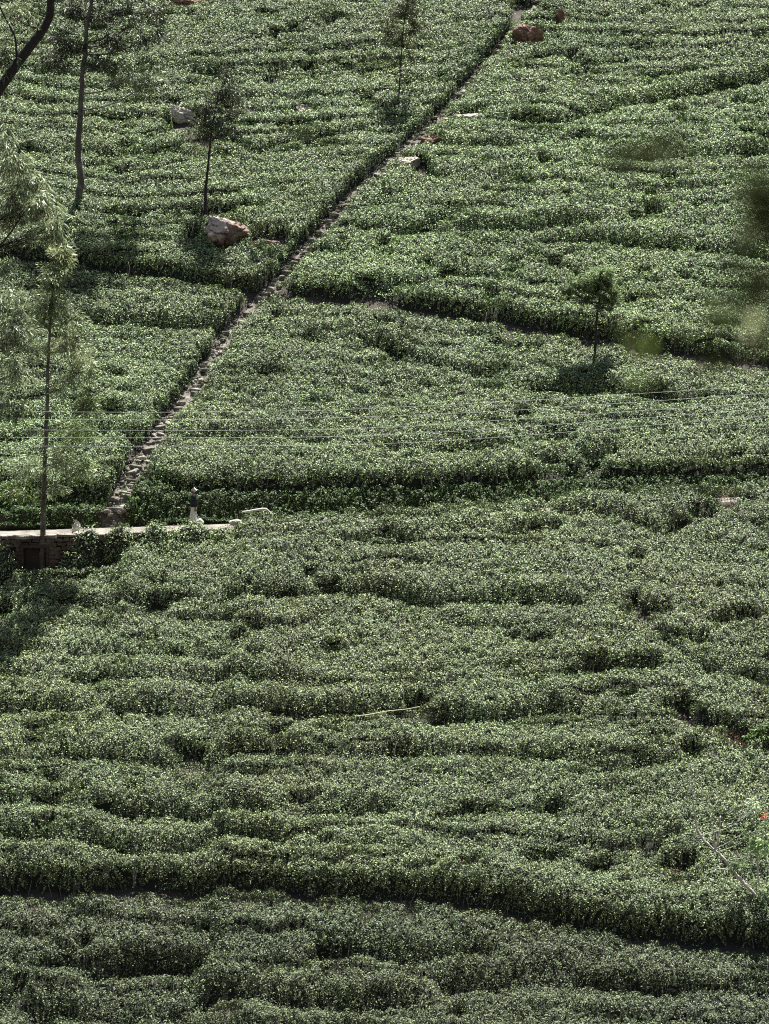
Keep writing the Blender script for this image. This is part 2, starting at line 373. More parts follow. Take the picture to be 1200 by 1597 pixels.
# benches, road, stair
def gap(s, lo, hi, soft=.13):
    return 1 - sstep(lo - soft, lo, s) * (1 - sstep(hi, hi + soft, s))
jit = .16 * vnoise(X / .8, Y / .8, 24) + .10 * vnoise(X / .35, Y / .3, 25)
su = Y - ly(BU, X) + jit
wu = np.interp(X, [-20, -8, -4, 4, 20], [.85, .80, .95, 1.15, 1.3])
Hb = H * (1 - sstep(-.13, 0, su) * (1 - sstep(wu, wu + .13, su)))
Hb += .2 * np.exp(-((su - wu - .7) / .6) ** 2) * (su > 0)
sb = Y - ly(BL, X) + jit
wb = np.interp(X, [-14, 0, 9], [.92, .9, .78])
Hb = Hb * gap(sb, 0, wb) + .45 * np.exp(-((sb - wb - .8) / .8) ** 2) * (sb > wb)
sroad = Y + jit
rlo = np.interp(X, [-7.6, -6.8], [ROAD_Y0 - .45, ROAD_Y0 - .12])
hst = HEDGE_Y + .75 * np.exp(-((X - at(232, 775)[0]) / 1.1) ** 2)
Hb = Hb * gap(sroad, rlo, hst, .12)
Hb += .06 * sstep(-7.5, -6.5, X) * np.exp(-((sroad - rlo + .6) / .6) ** 2) * (sroad < rlo)
Hb += .16 * np.exp(-((sroad - HEDGE_Y - .7) / .55) ** 2) * (sroad > HEDGE_Y)
sxd = (X - stair_x(Y)) + jit * 1.5 + .16 * vnoise(X / .5, Y / .6, 29)
ws = np.interp(Y, [110, 114, 120, 135, 150], [.70, .50, .44, .48, .34])
wl = ws + np.interp(Y, [110, 116, 130, 150], [.05, .0, -.05, 0])
Hb = Hb * np.where(Y > ROAD_Y1, 1 - sstep(-wl - .12, -wl, sxd) * (1 - sstep(ws, ws + .12, sxd)), 1)
Hb = np.where((Y > ROAD_Y1) & (sxd > 0), Hb * (1 - .5 * np.exp(-np.maximum(sxd - ws, 0) / .7) * sstep(146, 138, Y)), Hb)
# tea gone in front of the stone wall at the left end of the road
Hb = Hb * (1 - sstep(-13.2, -14.2, X) * sstep(107.0, 107.5, Y) * (Y < ROAD_Y0 + .5))
H = np.clip(Hb, 0, 2.0)
TOP = Z0 + H
# smooth a touch so walls are not stair-stepped
K = TOP.copy(); K[1:-1, 1:-1] = (TOP[1:-1, 1:-1] * 4 + TOP[:-2, 1:-1] + TOP[2:, 1:-1] + TOP[1:-1, :-2] + TOP[1:-1, 2:]) / 8
TOP = K
dzy, dzx = np.gradient(TOP, RES)
AREA = np.sqrt(1 + np.minimum(dzx ** 2 + dzy ** 2, 120)) * RES * RES
FWD = Y * math.cos(PITCH) + (TOP - CAM_Z) * math.sin(PITCH)
UPX = 600 + X / FWD * KPX
VPX = 798.5 - (-Y * math.sin(PITCH) + (TOP - CAM_Z) * math.cos(PITCH)) / FWD * KPX
vis = np.clip(1 - np.maximum(np.maximum(-60 - UPX, UPX - 1260), 0) / 140, 0, 1) * np.clip(1 - np.maximum(np.maximum(-60 - VPX, VPX - 1660), 0) / 120, 0, 1)
DEPTH = np.sqrt(X ** 2 + Y ** 2)
isleft = X < stair_x(Y)
above_u = Y > ly(BU, X); above_r = Y > ROAD_Y1; above_b = Y > ly(BL, X)
REG = np.where(above_u, np.where(isleft, 0, 1), np.where(above_r, np.where(isleft, 2, 3), np.where(above_b, 4, 5)))

DENS = 1.0
def grow(name, mask, label, mat=None, lsize=.091, lai=1.7, depth=.16, inner=True, stems=True, tint=None, Hmin=.10):
    LL = lsize * (DEPTH / 105) ** .55
    wgt = np.where(mask & (H > Hmin), AREA * vis * lai * DENS / (.5 * LL * LL * .5), 0)
    # the foot of a hedge side is thinner than its crown
    low = (TOP - Z0) / np.maximum(.9, H)
    if stems: wgt = wgt * (.14 + .86 * sstep(.2, .9, (TOP - Z0)))
    cs = np.cumsum(wgt.ravel()); n = int(cs[-1])
    idx = np.searchsorted(cs, rng.random(n) * cs[-1]); idx = np.clip(idx, 0, wgt.size - 1)
    jy, jx = np.divmod(idx, X.shape[1])
    fx = rng.random(n) - .5; fy = rng.random(n) - .5
    gxv = dzx[jy, jx]; gyv = dzy[jy, jx]
    P = np.stack([X[jy, jx] + fx * RES, Y[jy, jx] + fy * RES, TOP[jy, jx] + (np.clip(gxv, -9, 9) * fx + np.clip(gyv, -9, 9) * fy) * RES], 1)
    N = unit(np.stack([-gxv, -gyv, np.ones(n)], 1))
    ins = rng.random(n) ** 1.2 * depth * 1.2 - .06
    P = P - N * ins[:, None]
    spr = vnoise(P[:, 0] / .15, P[:, 1] / .12, 33) + .6 * vnoise(P[:, 0] / .08 + 9, P[:, 1] / .07, 34)
    P = P + N * (spr * .125)[:, None]
    Nl = unit(N * 1.05 + np.array([0, 0, .35]) + rng.normal(0, .58, (n, 3)))
    lv = LL[jy, jx] * rng.uniform(.65, 1.25, n)
    Vv = quads(P, Nl, lv, lv * rng.uniform(.4, .58, n))
    big = vnoise(P[:, 0] / 2.2, P[:, 1] / 1.6, 31) * .16 + vnoise(P[:, 0] / 7, P[:, 1] / 6, 32) * .10
    tn = tint_for(n, .16, 1.8, .07) * (1 + big)[:, None]
    hv = vnoise(P[:, 0] / 4.5, P[:, 1] / 2.6, 35) * .025 + vnoise(P[:, 0] / 1.1, P[:, 1] / .8, 36) * .03
    tn[:, 0] *= 1 + hv; tn[:, 2] *= 1 - hv
    young = rng.random(n) < .10
    tn[young] *= np.array([1.35, 1.30, .95])
    tn *= np.interp(P[:, 1], [84, 97], [.84, 1.0])[:, None]  # leaf colour darkened downslope, shade painted into the tint
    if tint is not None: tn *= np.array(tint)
    ev, ef, em = [], [], []
    nb = 0
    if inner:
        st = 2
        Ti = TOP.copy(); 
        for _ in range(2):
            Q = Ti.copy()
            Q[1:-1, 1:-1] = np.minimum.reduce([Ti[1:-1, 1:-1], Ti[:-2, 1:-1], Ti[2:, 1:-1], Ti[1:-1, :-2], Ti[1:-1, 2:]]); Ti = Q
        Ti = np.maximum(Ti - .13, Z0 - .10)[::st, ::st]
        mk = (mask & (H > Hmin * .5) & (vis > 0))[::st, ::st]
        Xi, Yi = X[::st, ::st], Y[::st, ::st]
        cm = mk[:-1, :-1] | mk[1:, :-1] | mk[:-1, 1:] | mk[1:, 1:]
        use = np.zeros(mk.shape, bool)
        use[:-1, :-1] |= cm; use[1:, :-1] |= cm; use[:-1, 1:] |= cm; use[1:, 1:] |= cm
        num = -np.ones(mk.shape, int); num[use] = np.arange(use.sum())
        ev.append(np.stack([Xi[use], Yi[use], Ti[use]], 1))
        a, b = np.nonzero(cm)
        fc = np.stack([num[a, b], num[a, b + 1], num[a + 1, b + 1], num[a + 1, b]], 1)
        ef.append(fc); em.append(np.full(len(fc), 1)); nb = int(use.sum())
    if stems:
        # bare stems that show in the shaded hedge fronts
        wf = np.where(mask & (vis > 0) & (dzy > 2.2) & (H > .15), 1.0, 0).ravel(); c2 = np.cumsum(wf); ns = int(c2[-1] * .035)
        if ns > 3:
            ii = np.clip(np.searchsorted(c2, rng.random(ns) * c2[-1]), 0, wf.size - 1); a, b = np.divmod(ii, X.shape[1])
            xs = X[a, b] + rng.uniform(-.05, .05, ns); ys = Y[a, b] - rng.uniform(.0, .12, ns); zs = G(xs, ys)
            hh = rng.uniform(.25, .7, ns); lean = rng.normal(0, .16, (ns, 2)); r = rng.uniform(.008, .018, ns)
            vv = np.empty((ns, 8, 3))
            for k, (dx, dy) in enumerate(((-1, -1), (1, -1), (1, 1), (-1, 1))):
                vv[:, k] = np.stack([xs + dx * r, ys + dy * r, zs - .05], 1)
                vv[:, k + 4] = np.stack([xs + lean[:, 0] + dx * r * .6, ys + lean[:, 1] * .4 + .05 + dy * r * .6, zs + hh], 1)
            fq = np.array([(0, 1, 5, 4), (1, 2, 6, 5), (2, 3, 7, 6), (3, 0, 4, 7)])
            ff = (np.arange(ns)[:, None, None] * 8 + fq[None]).reshape(-1, 4) + nb
            ev.append(vv.reshape(-1, 3)); ef.append(ff); em.append(np.full(len(ff), 2))
    ex = (np.concatenate(ev), np.concatenate(ef), np.concatenate(em)) if ev else None
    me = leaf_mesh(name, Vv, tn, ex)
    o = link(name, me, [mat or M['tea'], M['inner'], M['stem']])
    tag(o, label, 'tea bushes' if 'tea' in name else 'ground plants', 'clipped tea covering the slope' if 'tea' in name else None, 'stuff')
    print(name, n)
    return o

grow('tea_foliage', REG == 0, 'clipped tea bushes on the high slope above the contour trail, on the side of the stairway with the tall thin trees', tint=(1.14, 1.2, 1.12))  # field tints grade from bright above to painted shade at the lowest strip
grow('tea_foliage', REG == 1, 'clipped tea bushes on the high slope above the contour trail, on the side of the stairway without tall trees', tint=(1.24, 1.32, 1.18))
grow('tea_foliage', REG == 2, 'small wedge of clipped tea between contour trail, stairway and road, behind the tall feathery tree', tint=(1.12, 1.18, 1.12))
grow('tea_foliage', REG == 3, 'broad band of clipped tea behind the power lines, its hedge front facing the walking person', tint=(1.08, 1.12, 1.08))
grow('tea_foliage', REG == 4, 'widest sheet of clipped tea, from the road edge down to the lowest dark trench')
grow('tea_foliage', REG == 5, 'darkest strip of clipped tea below the lowest dark trench', tint=(.60, .62, .62))  # tint darkens these leaves to stand in for shade

# low plants on the bank between road and hedge
H_keep, TOP_keep = H, TOP
hb = .24 + .10 * vnoise(X / .5, Y / .4, 41) + .06 * vnoise(X / .2, Y / .2, 42)
hum = np.exp(-(((X - at(232, 790)[0]) / 1.15) ** 2)) * sstep(ROAD_Y1, ROAD_Y1 + .35, Y) * .35
inb = (Y > ROAD_Y1 - .06 + .1 * vnoise(X / .7, Y * 0 + 3, 43)) & (Y < HEDGE_Y + .1 + .75 * np.exp(-((X - at(232, 775)[0]) / 1.1) ** 2)) & ((X > stair_x(Y) + .5) | (X < stair_x(Y) - .65))
H = np.where(inb, np.clip(hb + hum, .05, 1), 0); TOP = Z0 + H
dzy, dzx = np.gradient(TOP, RES); AREA = np.sqrt(1 + np.minimum(dzx ** 2 + dzy ** 2, 60)) * RES * RES
gc = grow('bank_undergrowth', inb, 'low bright green creeping plants on the bank between the road and the hedge front', M['cover'], lsize=.11, lai=2.6, depth=.12, stems=False, Hmin=.03)
H, TOP = H_keep, TOP_keep

# ------------------------------------------------------------------ ground
def axis(a, b, st, lo, hi, g=1.35):
    c = list(np.arange(a, b + 1e-6, st)); s = st; p = a; L = []
    while p > lo: s *= g; p -= s; L.append(p)
    s = st; p = b; R = []
    while p < hi: s *= g; p += s; R.append(p)
    return np.array(L[::-1] + c + R)
ax = axis(-32, 32, .25, -700, 700)
ay = np.concatenate([axis(77, 107, .25, -300, 77)[:-1], np.arange(107, 112.4, .05), axis(112.5, 166, .25, 112.5, 900)])
ay = np.unique(np.round(ay, 4))
AX, AY = np.meshgrid(ax, ay)
AZ = G(AX, AY)
nb = len(ax); gv = np.stack([AX.ravel(), AY.ravel(), AZ.ravel()], 1)
ii = np.arange(len(ay) - 1)[:, None] * nb + np.arange(nb - 1)[None]
gf = np.stack([ii, ii + 1, ii + 1 + nb, ii + nb], -1).reshape(-1, 4)
me = leaf_mesh('ground', np.zeros((0, 3)), np.zeros((0, 3)), (gv, gf, np.zeros(len(gf), int)))
tag(link('ground', me, M['soil'], smooth=True), kind='structure')
# road ribbon 4 mm proud of the ground, broken edges
xs = np.arange(-45, 45, .25)
e0 = ROAD_Y0 + .03 + .05 * vnoise(xs / .7, xs * 0, 51); e1 = ROAD_Y1 - .05 + .06 * vnoise(xs / .8, xs * 0 + 4, 52)
mb = MB()
cols = []
for k in range(7):
    yy = e0 + (e1 - e0) * k / 6
    cols.append(np.stack([xs, yy, G(xs, np.clip(yy, ROAD_Y0 + .001, ROAD_Y1)) + .012 + .025 * math.sin(k / 6 * math.pi)], 1))
vv = np.concatenate(cols); n = len(xs)
mb.v = [tuple(p) for p in vv]; mb.f = [(k * n + i, k * n + i + 1, (k + 1) * n + i + 1, (k + 1) * n + i) for k in range(6) for i in range(n - 1)]
tag(mb.build('road', M['road'], smooth=True), kind='structure')

# ------------------------------------------------------------------ rocks
def rock(name, label, cat, u, v, size, mat, seed, rz=0., sink=.3, tilt=0., group=None, base=None, sub=5, sharp=.55):
    import bmesh
    bm = bmesh.new(); bmesh.ops.create_icosphere(bm, subdivisions=sub, radius=1)
    r = random.Random(seed)
    planes = [(Vector((r.gauss(0, 1), r.gauss(0, 1), r.gauss(0, 1))).normalized(), r.uniform(.5, .88)) for _ in range(13)]
    for vt in bm.verts:
        p = vt.co.copy()
        for nn, dd in planes:
            e = p.dot(nn) - dd
            if e > 0: p -= nn * e * .93
        k = mnoise.fractal(vt.co * 2.2 + Vector((seed, 0, 0)), 1, 2, 5) * .17
        k -= .16 * max(0, 1 - abs(mnoise.noise(vt.co * 2.6 + Vector((seed, 3, 1)))) * 9)
        k += .05 * mnoise.noise(vt.co * Vector((1.5, 1.5, 7)).x + Vector((0, seed, 0)))
        p += vt.co * k * sharp * 1.6
        vt.co = Vector((p.x * size[0] / 1.65, p.y * size[1] / 1.65, p.z * size[2] / 1.65))
    bmesh.ops.rotate(bm, verts=bm.verts, cent=(0, 0, 0), matrix=Matrix.Rotation(tilt, 3, 'Y'))
    me = bpy.data.meshes.new(name); bm.to_mesh(me); bm.free()
    x, y = base or at(u, v)
    o = link(name, me, mat, loc=(x, y, gz(x, y) + size[2] * (.5 - sink))); o.rotation_euler[2] = rz
    return tag(o, label, cat, group)
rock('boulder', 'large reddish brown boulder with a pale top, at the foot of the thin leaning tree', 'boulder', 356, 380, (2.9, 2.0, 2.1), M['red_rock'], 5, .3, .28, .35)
rock('boulder', 'pale jagged rock in the dark hollow beside the crown of the thin leaning tree', 'boulder', 284, 186, (2.3, 1.3, 1.15), M['pale_stone'], 9, -.2, .25, .3)
rock('boulder', 'low pale rock slab half sunk in the tea of the high slope', 'boulder', 478, 178, (1.7, 1.2, .75), M['grey_rock'], 12, .1, .35)
rock('boulder', 'flat tilted red brown boulder close above the topmost bend of the stairway', 'boulder', 826, 74, (2.1, 1.3, 1.9), M['brown_rock'], 15, -.15, .2, -.65)
rock('boulder', 'small upright brown rock, highest one by the top of the picture', 'boulder', 878, 42, (.75, .8, 1.5), M['brown_rock'], 18, .2, .3, -.2)
rock('boulder', 'low grey brown rock ledge in dry grass beside the stairway', 'boulder', 722, 190, (2.6, 1.3, .8), M['grey_rock'], 21, -.1, .35)
rock('boulder', 'brown rounded rock on the tea side of the stairway below the dry ledge', 'boulder', 672, 226, (1.6, 1.0, .75), M['brown_rock'], 24, 0, .3)
rock('boulder', 'flat pale rock jutting out over a dark hollow beside the stairway', 'boulder', 630, 262, (1.9, 1.4, .8), M['grey_rock'], 27, -.2, .1, -.12)
rock('boulder', 'small brown rock among the tea just uphill of the big reddish boulder', 'boulder', 412, 384, (1.5, .8, .6), M['red_rock'], 30, -.1, .3)
rock('boulder', 'bare reddish rock behind the dark curved limb in the top corner', 'boulder', 38, 42, (2.2, 1.2, 1.0), M['red_rock'], 33, -.2, .3, .2)
rock('boulder', 'broad dark rock cut by the top edge of the picture', 'boulder', 290, 12, (3.6, 1.6, 1.1), M['brown_rock'], 36, 0, .35)

# ------------------------------------------------------------------ stairway
st = empty('stone_stairway', (STAIR[0][0], STAIR[0][1], gz(*STAIR[0])), 'long rough stone stairway climbing diagonally through the tea', 'stairway')
pp = [Vector((x, y, 0)) for x, y in zip(sx, sy)]
acc = [0]
for a, b in zip(pp, pp[1:]): acc.append(acc[-1] + (b - a).length)
nstep = 98; total = acc[-1]
o0 = Vector(st.location)
for k in range(nstep):
    s = (k + .3) / nstep * total
    i = max(j for j in range(len(acc) - 1) if acc[j] <= s); t = (s - acc[i]) / max(1e-6, acc[i + 1] - acc[i])
    p = pp[i].lerp(pp[i + 1], t); d = (pp[i + 1] - pp[i]).normalized(); ang = math.atan2(d.y, d.x) - math.pi / 2
    mb = MB(); wdt = float(np.interp(p.y, [110, 114, 120, 150], [1.0, .85, .62, .6]))
    run = total / nstep
    R = Matrix.Rotation(ang * .75 + random.gauss(0, .16), 3, 'Z')
    nst = 1
    zz = gz(p.x, p.y); cur = -wdt / 2
    cuts = sorted([random.uniform(.3, .7) * wdt - wdt / 2 for _ in range(nst - 1)] + [wdt / 2])
    for c1 in cuts:
        ww = max(.18, (c1 - cur) * random.uniform(.6, 1.05)); cx = (cur + c1) / 2 + random.gauss(0, .13); cur = c1
        off = R @ Vector((cx, random.gauss(0, .13), 0))
        h = random.uniform(.14, .30)
        mb.flag((p.x + off.x, p.y + off.y, gz(p.x + off.x, p.y + off.y) + .07 + random.gauss(0, .05)), (ww, run * random.uniform(.55, 1.05), h),
               R @ Matrix.Rotation(random.gauss(.05, .16), 3, 'X') @ Matrix.Rotation(random.gauss(0, .14), 3, 'Y'), random.randint(5, 8))
    o = mb.build('step', M['step'], st, o0)
    bv = o.modifiers.new('b', 'BEVEL'); bv.width = .03; bv.segments = 2
mb = MB()
for k in range(700):
    y_ = 110.15 + (random.random() ** 1.7) * 36; w_ = float(np.interp(y_, [110, 120, 150], [.75, .45, .3])); x_ = float(stair_x(y_)) + random.uniform(-w_ - .1, w_)
    s_ = random.uniform(.08, .26)
    mb.flag((x_, y_, gz(x_, y_) + s_ * .2), (s_ * 1.5, s_ * 1.2, s_ * .7), Matrix.Rotation(random.uniform(0, 3), 3, 'Z') @ Matrix.Rotation(random.gauss(0, .3), 3, 'X'), 6)
rb = mb.build('rubble', M['step'], st, o0); rb['kind'] = 'stuff'
bv = rb.modifiers.new('b', 'BEVEL'); bv.width = .02; bv.segments = 1

# trodden earth under the steps
ys = np.arange(ROAD_Y1 + .05, 150, .12); xc = stair_x(ys)
hwl = np.interp(ys, [110, 116, 130, 150], [.55, .42, .40, .3]) * (1 + .3 * vnoise(ys / .5, ys * 0, 71)); hwr = np.interp(ys, [110, 116, 130, 150], [.55, .45, .42, .3]) * (1 + .3 * vnoise(ys / .5, ys * 0 + 7, 72))
rows_ = []
for k in range(5):
    xx = xc - hwl + (hwl + hwr) * k / 4
    rows_.append(np.stack([xx, ys, G(xx, ys) + .02 + .03 * vnoise(xx / .3, ys / .3, 73) + .04 * math.sin(k / 4 * math.pi)], 1))
mb = MB(); n = len(ys); mb.v = [tuple(p) for p in np.concatenate(rows_)]
mb.f = [(k * n + i, (k + 1) * n + i, (k + 1) * n + i + 1, k * n + i + 1) for k in range(4) for i in range(n - 1)]
M['trodden'] = rough_mat('trodden_earth', [(.03, .024, .017), (.11, .095, .075), (.30, .28, .24)], scale=2.2, bump=.8)
tag(mb.build('footpath', M['trodden'], smooth=True), kind='structure')
n = 5200; wy = ROAD_Y1 + .1 + rng.random(n) * 38; wxo = rng.normal(0, .38, n); keep = vnoise(wxo / .3 + 5, wy / .6, 74) > .05
wy = wy[keep]; wx = stair_x(wy) + wxo[keep]; n = len(wy)
P = np.stack([wx, wy, G(wx, wy) + rng.uniform(.04, .28, n)], 1)
tag(link('weeds', leaf_mesh('weeds', quads(P, unit(rng.normal(0, .5, (n, 3)) + np.array([0, 0, .8])), .12, .05), tint_for(n, .3, 1.6, .1)), M['cover']), 'sparse weeds growing between the steps of the stairway', 'weeds', kind='stuff')

# ------------------------------------------------------------------ wall and culvert under the road at the left end
wx0, wx1 = -22.0, -12.3
wb_ = empty('retaining_wall', (-16, 107.4, gz(-16, 107.2)), 'dark dry stone retaining wall carrying the left end of the road above a square culvert', 'wall')
ow = Vector(wb_.location)
mb = MB(); cop = MB(); x = wx0
def hole(x): return -17.95 < x < -16.6
yw = 108.11
for r_ in range(8):
    x = wx0 + random.uniform(0, .3)
    while x < wx1:
        ww = random.uniform(.25, .6); hx = x + ww / 2
        zt = float(road_z(hx)) - .12 - r_ * .21
        if not (hole(x) or hole(x + ww) or hole(hx)) or r_ < 2:
            mb.box((hx, yw + random.gauss(0, .03), zt - .1), (ww - .03, .42, .19), None, .035)
        x += ww
for r_ in range(8):
    for sxx in (-18.0, -16.45):
        mb.box((sxx, yw, float(road_z(sxx)) - .22 - r_ * .21), (.3, .44, .2), None, .03)
x = wx0
while x < wx1 + 1.3:
    ww = random.uniform(.35, .8)
    cop.box((x + ww / 2, yw + .05, float(road_z(x)) - .035 + random.gauss(0, .015)), (ww - .03, .62, .14), None, .025); x += ww
mo = mb.build('stonework', M['wall_stone'], wb_, ow); bv = mo.modifiers.new('b', 'BEVEL'); bv.width = .025; bv.segments = 2
co = cop.build('coping', M['step'], wb_, ow); bv = co.modifiers.new('b', 'BEVEL'); bv.width = .025; bv.segments = 2
fr = MB(); zt = float(road_z(-17.2)) - .5
fr.box((-17.22, 107.87, zt), (1.35, .14, .14), None, .01); fr.box((-17.83, 107.87, zt - .62), (.12, .12, 1.1), None, .01)
fr.box((-16.62, 107.87, zt - .62), (.12, .12, 1.1), None, .01); fr.box((-17.22, 107.81, zt - 1.22), (1.5, .3, .14), None, .01)
fr.build('culvert_frame', M['timber'], wb_, ow)
hl = MB(); hl.box((-17.22, 108.19, zt - .6), (1.15, .1, 1.2)); hl.build('culvert_mouth', M['dark_hole'], wb_, ow)  # dark panel stands in for the shade inside the culvert
# marker stone
mx, my = -15.25, 108.42
o = rock('marker_stone', 'upright whitish stone on the road edge beside the tall feathery tree', 'stone', 0, 0, (.36, .26, .62), M['pale_stone'], 41, .2, .06, .25, base=(mx, my), sub=4)
o = rock('stone', 'flat pale stone lying at the road edge below the upright marker stone', 'stone', 0, 0, (.5, .35, .24), M['pale_stone'], 43, .2, .2, .0, base=(mx + .1, my - .3), sub=4); o.location.z = float(road_z(mx)) + .0
o = rock('stone', 'rough whitish rock in the shaded corner below the retaining wall', 'stone', 10, 945, (.9, .6, .9), M['pale_stone'], 47, .2, .1, .3, sub=4)
o = rock('stone', 'low pink grey stone at the road side beside the bent pale branch', 'stone', 0, 0, (.95, .4, .34), M['pale_stone'], 49, .1, .15, 0, base=(at(372, 812)[0], 109.5), sub=4)

# ------------------------------------------------------------------ leafy bits
def dome(name, label, cat, cx, cy, cz, rx, ry, rz_, n, mat, L=.11, ratio=.5, group=None, tint=(.45, 1.7), inner=True, base_tint=None):
    d = unit(rng.normal(size=(n, 3))); d[:, 2] = np.abs(d[:, 2]) * 1.0 - .15
    k = 1 + .16 * vnoise(d[:, 0] * 3 + cx, d[:, 1] * 3 + d[:, 2] * 2, 61) + .10 * vnoise(d[:, 0] * 7, d[:, 1] * 7 + d[:, 2] * 6 + cx, 62)
    r = k * rng.uniform(.8, 1.04, n)
    P = d * np.array([rx, ry, rz_]) * r[:, None]
    N = unit(d / np.array([rx, ry, rz_]) * .8 + np.array([0, 0, .6]) + rng.normal(0, .5, (n, 3)) * 1.0)
    lv = L * rng.uniform(.65, 1.25, n)
    V = quads(P, N, lv, lv * ratio)
    ex = None
    if inner:
        vs, fs = [], []
        for a in range(7):
            for b in range(12):
                th, ph = a / 6 * math.pi / 2, b / 12 * 2 * math.pi
                vs.append((rx * .78 * math.cos(th) * math.cos(ph), ry * .78 * math.cos(th) * math.sin(ph), rz_ * .78 * math.sin(th) - .02 if a else -.3))
        for a in range(6):
            for b in range(12): fs.append((a * 12 + b, a * 12 + (b + 1) % 12, (a + 1) * 12 + (b + 1) % 12, (a + 1) * 12 + b))
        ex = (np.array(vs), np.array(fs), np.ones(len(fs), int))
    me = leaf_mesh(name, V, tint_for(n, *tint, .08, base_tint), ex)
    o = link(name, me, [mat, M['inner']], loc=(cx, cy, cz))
    return tag(o, label, cat, group)
for (u0, u1, vt, yb, lab) in [(-14, 28, 838, 107.7, 'tea bush standing against the wall on the outer side of the culvert'), (88, 146, 848, 107.75, 'tea bush against the wall just behind the foot of the feathery tree'), (10, 66, 884, 107.2, 'low tea bush growing under the sill of the culvert'),
                          (110, 172, 810, 108.00, 'tea bush hiding the road edge, first one past the retaining wall'),
                          (160, 214, 811, 108.05, 'tea bush at the road edge straight below the foot of the stairway'),
                          (216, 270, 811, 108.05, 'low tea bush on the road edge, between two glimpses of pale road'),
                          (264, 340, 812, 108.10, 'tea bush at the road edge that hides the feet of the walking person'),
                          (330, 368, 818, 108.1, 'low tea bush at the road edge between the person and the bent pale branch'), (362, 404, 811, 108.20, 'small tea bush at the road edge in front of the low pinkish stone'), (398, 450, 803, 108.05, 'tea bush at the road edge under the bent pale branch')]:
    a = on_ray(u0, vt, yb); b = on_ray(u1, vt, yb); g_ = gz((a.x + b.x) / 2, yb)
    g_ = g_ - .1; hh = a.z - g_
    dome('tea_bush', lab, 'tea bush', (a.x + b.x) / 2, yb, g_, (b.x - a.x) / 2 * 1.15, .62, hh * 1.05, int(900 * (b.x - a.x)), M['tea'], L=.115, group='tea bushes along the road edge')

def blades(name, label, cat, u, v, rad, hgt, n, mat, L=.35, W=.018, upright=.8, tint=(.6, 1.4), base=None, kind=None, ratio=None):
    x, y = base or at(u, v); z = gz(x, y)
    a = rng.random(n) * 2 * math.pi; r = np.sqrt(rng.random(n))
    P = np.stack([np.cos(a) * r * rad[0], np.sin(a) * r * rad[1], np.zeros(n)], 1)
    P[:, 2] = G(P[:, 0] + x, P[:, 1] + y) - z + rng.random(n) * hgt
    A = unit(rng.normal(0, .6, (n, 3)) + np.array([0, 0, upright])); N = unit(np.cross(A, rng.normal(size=(n, 3))))
    lv = L * rng.uniform(.5, 1.2, n)
    V = quads(P, N, lv, W if ratio is None else lv * ratio, A)
    o = link(name, leaf_mesh(name, V, tint_for(n, *tint, .08)), mat, loc=(x, y, z))
    return tag(o, label, cat, None, kind)
blades('dry_grass', 'patch of bleached dry grass under the pale jagged rock', 'dry grass', 318, 232, (1.6, .55), .12, 1500, M['straw'], .3, .02, .3, kind='stuff')
blades('dry_grass', 'bleached grass and bare earth on top of the large reddish boulder', 'dry grass', 345, 350, (1.3, .6), .15, 1100, M['straw'], .3, .02, .3, kind='stuff')
blades('dry_grass', 'dry grass fringe on the low rock ledge beside the stairway', 'dry grass', 718, 180, (1.6, .5), .12, 800, M['straw'], .28, .02, .3, kind='stuff')
blades('dead_bush', 'withered brown bush below a dark gap, near the bright leafy shrub', 'bush', 1150, 1162, (.85, .4), .5, 700, M['dead_leaf'], .2, .02, .5)
blades('dead_bush', 'withered reddish brown bush on the tea crest where the road vanishes', 'bush', 1136, 790, (.6, .35), .75, 500, M['dead_leaf'], .14, .02, .5)
blades('dead_bush', 'low withered bush in a gap of the tea beside the bare branched shrub', 'bush', 1035, 1388, (.8, .35), .7, 520, M['dead_leaf'], .16, .025, .3)
blades('dead_bush', 'tiny orange brown withered tuft in a gap of the wide tea sheet', 'bush', 722, 1366, (.18, .15), .8, 60, M['red_petal'], .12, .03, .5)

# ------------------------------------------------------------------ trees
DM = 1.45
def crown_leaves(blobs, L, ratio, origin, droop=.3, clump=.45, tint=(.5, 1.6)):
    """blobs: (center Vector, rx, rz, clumps, leaves per clump, tint scale)"""
    Vs, Ts, cl = [], [], []
    for c, rx, rz_, nc, nl, ts in blobs:
        nl = int(nl * DM)
        for _ in range(int(nc * DM)):
            d = np.array([random.gauss(0, 1), random.gauss(0, 1), random.gauss(0, 1)]); d /= np.linalg.norm(d)
            r = random.random() ** .45
            p = np.array(c) + d * r * np.array([rx, rx * .9, rz_])
            cr = clump * random.uniform(.6, 1.3)
            off = unit(rng.normal(size=(nl, 3))) * (rng.random((nl, 1)) ** .5) * cr * np.array([1, 1, .75])
            P = p + off
            A = unit(off + d * cr * .6 + np.array([0, 0, -droop]) * cr * 2 + rng.normal(0, .3 * cr, (nl, 3)))
            N = unit(np.cross(A, rng.normal(size=(nl, 3))) + np.array([0, 0, .5]))
            lv = L * rng.uniform(.55, 1.25, nl)
            Vs.append(quads(P, N, lv, lv * ratio, A)); Ts.append(tint_for(nl, *tint, .07) * np.array(ts))
            cl.append((Vector(p), Vector(c)))
    return np.concatenate(Vs) - np.array(origin), np.concatenate(Ts), cl
